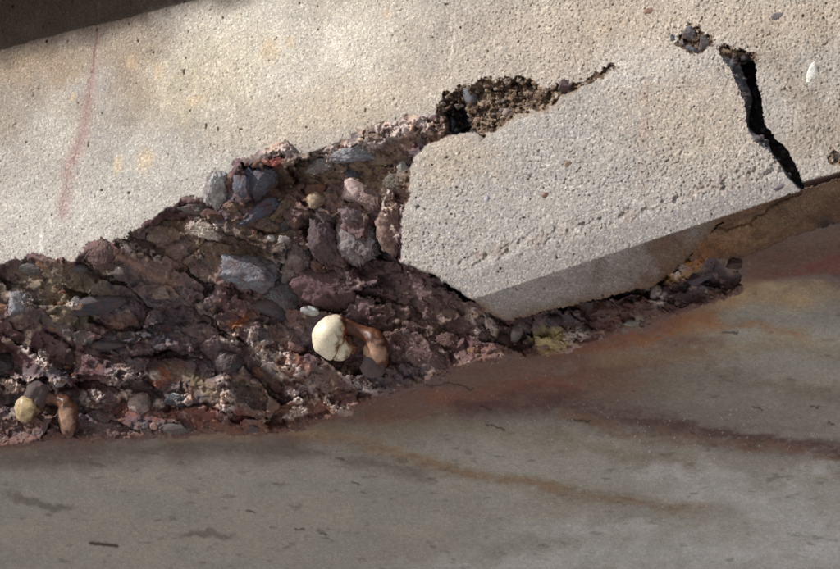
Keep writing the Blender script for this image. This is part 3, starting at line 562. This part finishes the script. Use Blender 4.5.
# smaller stones scattered through the break
pal = [(110, 92, 88), (92, 88, 90), (130, 112, 98), (78, 66, 66), (150, 134, 122), (104, 76, 66), (120, 118, 116), (142, 108, 84)]
cnt = 0
while cnt < 60:
    x = random.uniform(-60, 735); y = random.uniform(130, 450)
    if x > 400 and y < 285: continue
    i = np.searchsorted(gy, y); j = np.searchsorted(gx, x)
    if dCore[i, j] < 7 or dSlab[i, j] > -6 or (y2f(x) - y) < 8: continue
    r_ = random.choice([3, 3, 4, 4, 5, 6, 8])
    stone(x, y, r_ * random.uniform(.9, 1.6), r_ * random.uniform(.6, .9), random.uniform(-40, 15), random.choice(pal), 'rough', random.randint(4, 7), random.uniform(.38, .55), .8, K, None, sub=3)
    cnt += 1
def gravel(name, n, box, ok, size, pal_, parent):
    v0, f0 = ico(2); f0 = np.array(f0); V = []; Fc = []; CL = []; r = np.random.default_rng(n); c = 0
    while c < n:
        x = r.uniform(box[0], box[2]); y = r.uniform(box[1], box[3]); i = np.searchsorted(gy, y); j = np.searchsorted(gx, x)
        if not ok[i, j]: continue
        v = v0.copy()
        for k in range(6):
            m_ = r.normal(size=3); m_ /= np.linalg.norm(m_); d = v @ m_; q = d > .6; v[q] -= np.outer(d[q] - .6, m_)
        q, _ = np.linalg.qr(r.normal(size=(3, 3))); v = v @ q
        sz = size * r.uniform(.5, 1.0) ** 1.5 * .001; v *= np.array([r.uniform(.8, 1.5), r.uniform(.6, 1), .8]) * sz
        p = wpos(x, y, T[i, j]) + FWD * sz * .15
        V.append(p + RIGHT * v[:, :1] + UP * v[:, 1:2] + FWD * v[:, 2:]); Fc.append(f0 + c * len(v0)); CL.append(np.tile(s2l(pal_[r.integers(len(pal_))]), (len(v0), 1))); c += 1
    V = np.concatenate(V); Fc = np.concatenate(Fc); me = bpy.data.meshes.new(name); me.from_pydata(V.tolist(), [], Fc.tolist()); me.update()
    at = me.color_attributes.new('Col', 'FLOAT_COLOR', 'POINT'); c4 = np.ones((len(V), 4), np.float32); c4[:, :3] = np.concatenate(CL); at.data.foreach_set('color', c4.ravel())
    me.materials.append(M_grav); put(bpy.data.objects.new(name, me), parent, None, None, 'stuff')
M_grav = mat('grit', 0.4, 600, 0.8, 0.9, dark=0.1, dirt=0.45)
okc = (dCore > 5) & (dSlab < -5) & ((y2r - Y) > 5)
gpal = [(112, 90, 86), (96, 74, 74), (84, 70, 72), (132, 112, 104), (150, 132, 124), (104, 78, 70), (96, 94, 96), (120, 84, 66)]
gravel('gravel', 650, (-60, 110, 740, 450), okc & (fbm(X, Y, 40, 2, .5, 180) > 0.05), 4.0, gpal, K)
gravel('pale_grit', 260, (-60, 110, 740, 450), okc & (crustM > .45), 3.2, [(200, 184, 176), (186, 168, 160), (206, 182, 160)], K)
okv = (cav[0][0] > 1) & (dSlab < -1) & (dCore <= 0)
gravel('grit', 200, (435, 70, 550, 140), okv, 3.6, [(150, 132, 112), (168, 150, 130), (120, 100, 82), (140, 130, 122), (96, 80, 68)], W)
gravel('crack_grit', 90, (722, 56, 806, 190), isCrack & (dl > 2), 4.5, [(88, 86, 88), (110, 106, 104), (70, 66, 66)], W)
# stones seen in the wall's hollows and on the wall
WS = [(565, 86, 6, 7, -20, (104, 92, 92), 'rough', 5, .65, .8, 'brown-grey stone in the small hollow'), (604, 71, 7, 3.5, 25, (86, 74, 70), 'smooth', 3, .4, .6, None),
      (689, 34, 7, 8, 20, (124, 130, 136), 'rough', 6, .5, .7, 'blue-grey pebble at the top of the stone cluster'), (674, 38, 4, 4, 0, (120, 126, 130), 'rough', 5, .5, .7, None), (693, 50, 9, 4, -35, (126, 130, 138), 'rough', 5, .5, .6, None), (705, 44, 6, 8, -20, (110, 112, 112), 'rough', 7, .5, .6, None), (682, 44, 5, 3, -30, (170, 168, 166), 'rough', 4, .6, .6, None),
      (470, 95, 7, 11, 25, (122, 126, 132), 'smooth', 3, .55, .7, 'grey pebble at the left side of the large hollow'), (508, 113, 6, 5, 0, (150, 136, 128), 'smooth', 3, .6, .8, None), (492, 84, 9, 6, 0, (186, 160, 138), 'rough', 5, .5, .7, None), (531, 94, 7, 5, 10, (160, 142, 120), 'rough', 6, .5, .7, None), (452, 125, 4, 8, 0, (140, 152, 164), 'rough', 6, .6, .7, None), (518, 100, 6, 4, 20, (150, 132, 110), 'rough', 7, .5, .7, None),
      (485, 112, 6, 5, 0, (142, 122, 102), 'rough', 7, .5, .8, None), (500, 98, 5, 6, 0, (120, 100, 84), 'rough', 7, .5, .8, None), (478, 122, 5, 5, 0, (150, 130, 110), 'rough', 7, .5, .8, None), (538, 102, 5, 4, 0, (168, 150, 130), 'rough', 7, .5, .8, None),
      (813, 75, 6, 13, -14, (238, 234, 224), 'smooth', 3, .25, .22, 'bright white oval chip on the wall right of the crack'), (836, 158, 8, 7, 10, (150, 154, 150), 'smooth', 4, .45, .5, None), (568, 165, 3.5, 5, 10, (206, 180, 150), 'smooth', 3, .4, .4, None),
      (650, 12, 7, 4, 0, (170, 140, 122), 'smooth', 3, .3, .4, None), (780, 16, 9, 4, 0, (150, 148, 152), 'smooth', 3, .3, .4, None), (757, 140, 6, 5, -20, (92, 92, 96), 'smooth', 3, .4, .7, None)]
for q in WS: stone(*q[:5], q[5], q[6], q[7], q[8], q[9], W, q[10], sub=3)
for q in [(487, 200, 3, 5, 10, (182, 180, 184), 'smooth', 3, .4, .4, None), (780, 187, 7, 3, 10, (160, 162, 166), 'smooth', 3, .4, .4, None), (545, 195, 4, 3, 0, (150, 120, 104), 'smooth', 3, .4, .5, None)]:
    stone(*q[:5], q[5], q[6], q[7], q[8], q[9], SL, q[10], sub=3)

gravel('edge_grit', 220, (-60, 250, 745, 460), (dCore > 0) & (np.abs(y2r - Y) < 7) & (dSlab < -4), 2.8, [(120, 92, 80), (98, 78, 72), (140, 116, 98), (86, 70, 66)], K)
# ------------------------------------------------------------------ bent steel bars
def bar_mat(name, pale, rust):
    m = mat(name, 0.0, 300, 0.12, 0.42, base=pale, spec=0.4); n = m.node_tree.nodes; l = m.node_tree.links
    b = n['Principled BSDF']; src = b.inputs['Base Color'].links[0].from_socket
    at = n.new('ShaderNodeAttribute'); at.attribute_name = 'Rust'
    no = n.new('ShaderNodeTexNoise'); no.inputs['Scale'].default_value = 130; no.inputs['Detail'].default_value = 5; tc = n.new('ShaderNodeNewGeometry'); l.new(tc.outputs['Position'], no.inputs['Vector'])
    ad = n.new('ShaderNodeMath'); ad.operation = 'ADD'; l.new(at.outputs['Fac'], ad.inputs[0]); l.new(no.outputs['Fac'], ad.inputs[1])
    rp = n.new('ShaderNodeValToRGB'); rp.color_ramp.elements[0].position = 0.70; rp.color_ramp.elements[1].position = 1.05
    rp.color_ramp.elements[0].color = (0, 0, 0, 1); l.new(ad.outputs[0], rp.inputs[0])
    r2 = n.new('ShaderNodeValToRGB'); r2.color_ramp.elements[0].color = (*s2l(rust), 1); r2.color_ramp.elements[1].color = (*s2l((70, 42, 28)), 1); r2.color_ramp.elements[0].position = .4; r2.color_ramp.elements[1].position = .62; l.new(no.outputs['Fac'], r2.inputs[0])
    mx = n.new('ShaderNodeMix'); mx.data_type = 'RGBA'; l.new(rp.outputs[0], mx.inputs[0]); l.new(src, mx.inputs[6]); l.new(r2.outputs[0], mx.inputs[7]); l.new(mx.outputs[2], b.inputs['Base Color'])
    return m
def sweep(pts, name, m, parent, label=None, seg=28, lump=0.05, rdir=0.0):
    """pts: px, py, forward mm, radius px, rust 0..1, dx, dy; a smooth tube through them, closed at both ends"""
    P = np.array(pts, float); n = len(P); ts = np.linspace(0, n - 1, (n - 1) * 9 + 1)
    def cr(k):
        i = min(int(k), n - 2); f = k - i; p0 = P[max(i - 1, 0)]; p1 = P[i]; p2 = P[i + 1]; p3 = P[min(i + 2, n - 1)]
        return 0.5 * ((2 * p1) + (-p0 + p2) * f + (2 * p0 - 5 * p1 + 4 * p2 - p3) * f * f + (-p0 + 3 * p1 - 3 * p2 + p3) * f ** 3)
    S = np.array([cr(k) for k in ts]); td = depth_ref
    W3 = np.array([wpos(a[0], a[1], td - a[2] * .001) for a in S]); V = []; Fc = []; rust = []
    tang = np.gradient(W3, axis=0); tang /= np.linalg.norm(tang, axis=1)[:, None]
    nrm = np.cross(tang[0], FWD); nrm /= np.linalg.norm(nrm)
    for i in range(len(W3)):
        nrm = nrm - tang[i] * (nrm @ tang[i]); nrm /= np.linalg.norm(nrm); bi = np.cross(tang[i], nrm)
        for j in range(seg):
            a = 2 * math.pi * j / seg; r = max(S[i, 3], .3) * .001 * (1 + lump * float(vnoise(np.array(i * .22), np.array(3 * math.cos(a) + 5.), 3 + S[0, 0], 9 + 2 * math.sin(a))))
            dv = nrm * math.cos(a) + bi * math.sin(a); V.append(W3[i] + dv * r); rust.append(S[i, 4] + rdir * max(0.0, dv @ RIGHT * .95 - .25))
    for i in range(len(W3) - 1):
        for j in range(seg): Fc.append((i * seg + j, i * seg + (j + 1) % seg, (i + 1) * seg + (j + 1) % seg, (i + 1) * seg + j))
    for e_, i in ((0, 0), (1, len(W3) - 1)):
        V.append(W3[i]); rust.append(S[i, 4]); c = len(V) - 1
        for j in range(seg):
            f = (i * seg + j, i * seg + (j + 1) % seg, c); Fc.append(f if e_ else f[::-1])
    V = np.array(V); o0 = V.mean(0); me = bpy.data.meshes.new(name); me.from_pydata((V - o0).tolist(), [], Fc); me.polygons.foreach_set('use_smooth', np.ones(len(Fc), bool)); me.update()
    at = me.attributes.new('Rust', 'FLOAT', 'POINT'); at.data.foreach_set('value', np.array(rust, np.float32)); me.materials.append(m)
    o = bpy.data.objects.new(name, me); o.location = Vector(o0); return put(o, parent, label)
M_bar = bar_mat('lime_coated_steel', (222, 210, 182), (156, 92, 46)); M_bar2 = bar_mat('rusty_steel', (166, 132, 108), (108, 70, 52)); M_bar3 = bar_mat('yellowed_steel', (184, 162, 122), (112, 84, 64)); M_dk = mat('dark_scale', 0.3, 300, 1.0, 0.6, base=(88, 78, 76), dark=.1, dirt=.7)
depth_ref = min(depth(350, 340), depth(335, 335)) - .014
B1 = root('steel_bar', 350, 340, depth_ref, 'bent reinforcing bar with a rounded cream end, sticking out below the purple lump', 'reinforcing bar')
bulb = sweep([(340, 322, 4, 6, 1), (336, 325, 12, 13, .25), (330, 333, 16, 17.5, 0), (327, 342, 15, 16, 0), (329, 350, 13, 12, .05), (331, 357, 11, 6, .15), (332, 359, 10, 1, .2)], 'rounded_end', M_bar, B1, 'smooth cream coloured bulb', rdir=0.9)
sweep([(340, 338, 5, 8, .4), (342, 347, 7, 11, .2), (338, 355, 8, 9, .1), (334, 360, 7, 1, .3)], 'end_fold', M_bar, bulb, rdir=0.5)
sweep([(338, 326, 2, 8, .75), (347, 327, 3, 8.5, .8), (356, 330, 3, 7, .8), (365, 334, 5, 8, .75), (373, 339, 8, 11.5, .5), (376, 349, 9, 13.5, .2), (376, 359, 9, 13.5, .25), (375, 365, 9, 12.5, .8)], 'bar_bend', M_bar2, B1, 'rust-brown bend of the bar', rdir=0.4)
sweep([(376, 360, 9, 13, 0), (373, 367, 9, 13, 0), (371, 373, 8, 11, 0), (370, 378, 6, 1, 0)], 'bar_stub', M_dk, B1, 'dark broken stub below the rusty bend', lump=0.15)
depth_ref = min(depth(28, 405), depth(68, 420)) - .010
B2 = root('steel_bar', 45, 405, depth_ref, 'bent reinforcing bar with a yellowed blob end and a thin rusty spur, far left', 'reinforcing bar')
sweep([(42, 386, 0, 9, 0), (38, 392, 4, 12, 0), (34, 399, 6, 13, 0), (31, 404, 4, 11, 0)], 'bar_shank', M_dk, B2, 'dark scaly upper shank', lump=0.16)
sweep([(31, 400, 7, 10, .35), (28, 407, 10, 14.5, .15), (26, 415, 9, 12, .2), (26, 420, 7, 7, .5), (27, 424, 5, 1, .9)], 'blob_end', M_bar3, B2, 'yellow-cream blob', rdir=0.7, lump=0.12)
sweep([(42, 397, 2, 8, .9), (52, 399, 3, 6, .8), (60, 401, 4, 7, .7), (66, 406, 6, 10.5, .5), (68, 415, 7, 11, .1), (68, 425, 6, 9, .15), (69, 433, 5, 6.5, .5), (69, 438, 3, 1.5, .9)], 'bar_spur', M_bar2, B2, 'thin rusty spur pointing down', rdir=1.0, lump=0.15)

# ------------------------------------------------------------------ the ledge above (casts the wedge of shade) and the ground that lights the soffit
def hull(name, pts, m, parent=None, **k):
    bm = bmesh.new(); vs_ = [bm.verts.new(p) for p in pts]; bmesh.ops.convex_hull(bm, input=vs_); bmesh.ops.bevel(bm, geom=list(bm.edges), offset=0.006, segments=2, affect='EDGES')
    me = bpy.data.meshes.new(name); bm.to_mesh(me); bm.free(); me.materials.append(m)
    return put(bpy.data.objects.new(name, me), parent, **k)
Z = np.array([0, 0, 1.0])
p1 = wpos(0, 52, tF(0, 52)); p2 = wpos(200, 1, tF(200, 1)); k_ = 0.15 / (SUN @ NF)
q1 = p1 + SUN * k_; q2 = p2 + SUN * k_; dd = (q2 - q1) / np.linalg.norm(q2 - q1)
qa = q1 - dd * 1.6; qb = q2 + dd * 2.4
M_ledge = mat('ledge_concrete', 0.5, 380, 0.6, 0.95, base=(170, 158, 140))
pts = []
for q in (qa, qb):
    for back in (0, 1):
        b = q - NF * (0.15 + 0.30) * back
        pts += [b, b + Z * 0.22]
hull('concrete_ledge', pts, M_ledge, label='overhanging concrete ledge above the wall that shades its top left corner', cat='ledge', kind='thing')
gm = bpy.data.meshes.new('ground'); G = 60
gm.from_pydata([(-G, -G, 0), (G, -G, 0), (G, G, 0), (-G, G, 0)], [], [(0, 1, 2, 3)]); gm.materials.append(mat('pale_sandy_ground', 0.3, 30, 0.3, 0.95, base=(198, 192, 187), fine=40))
put(bpy.data.objects.new('ground', gm), None, None, None, 'structure')
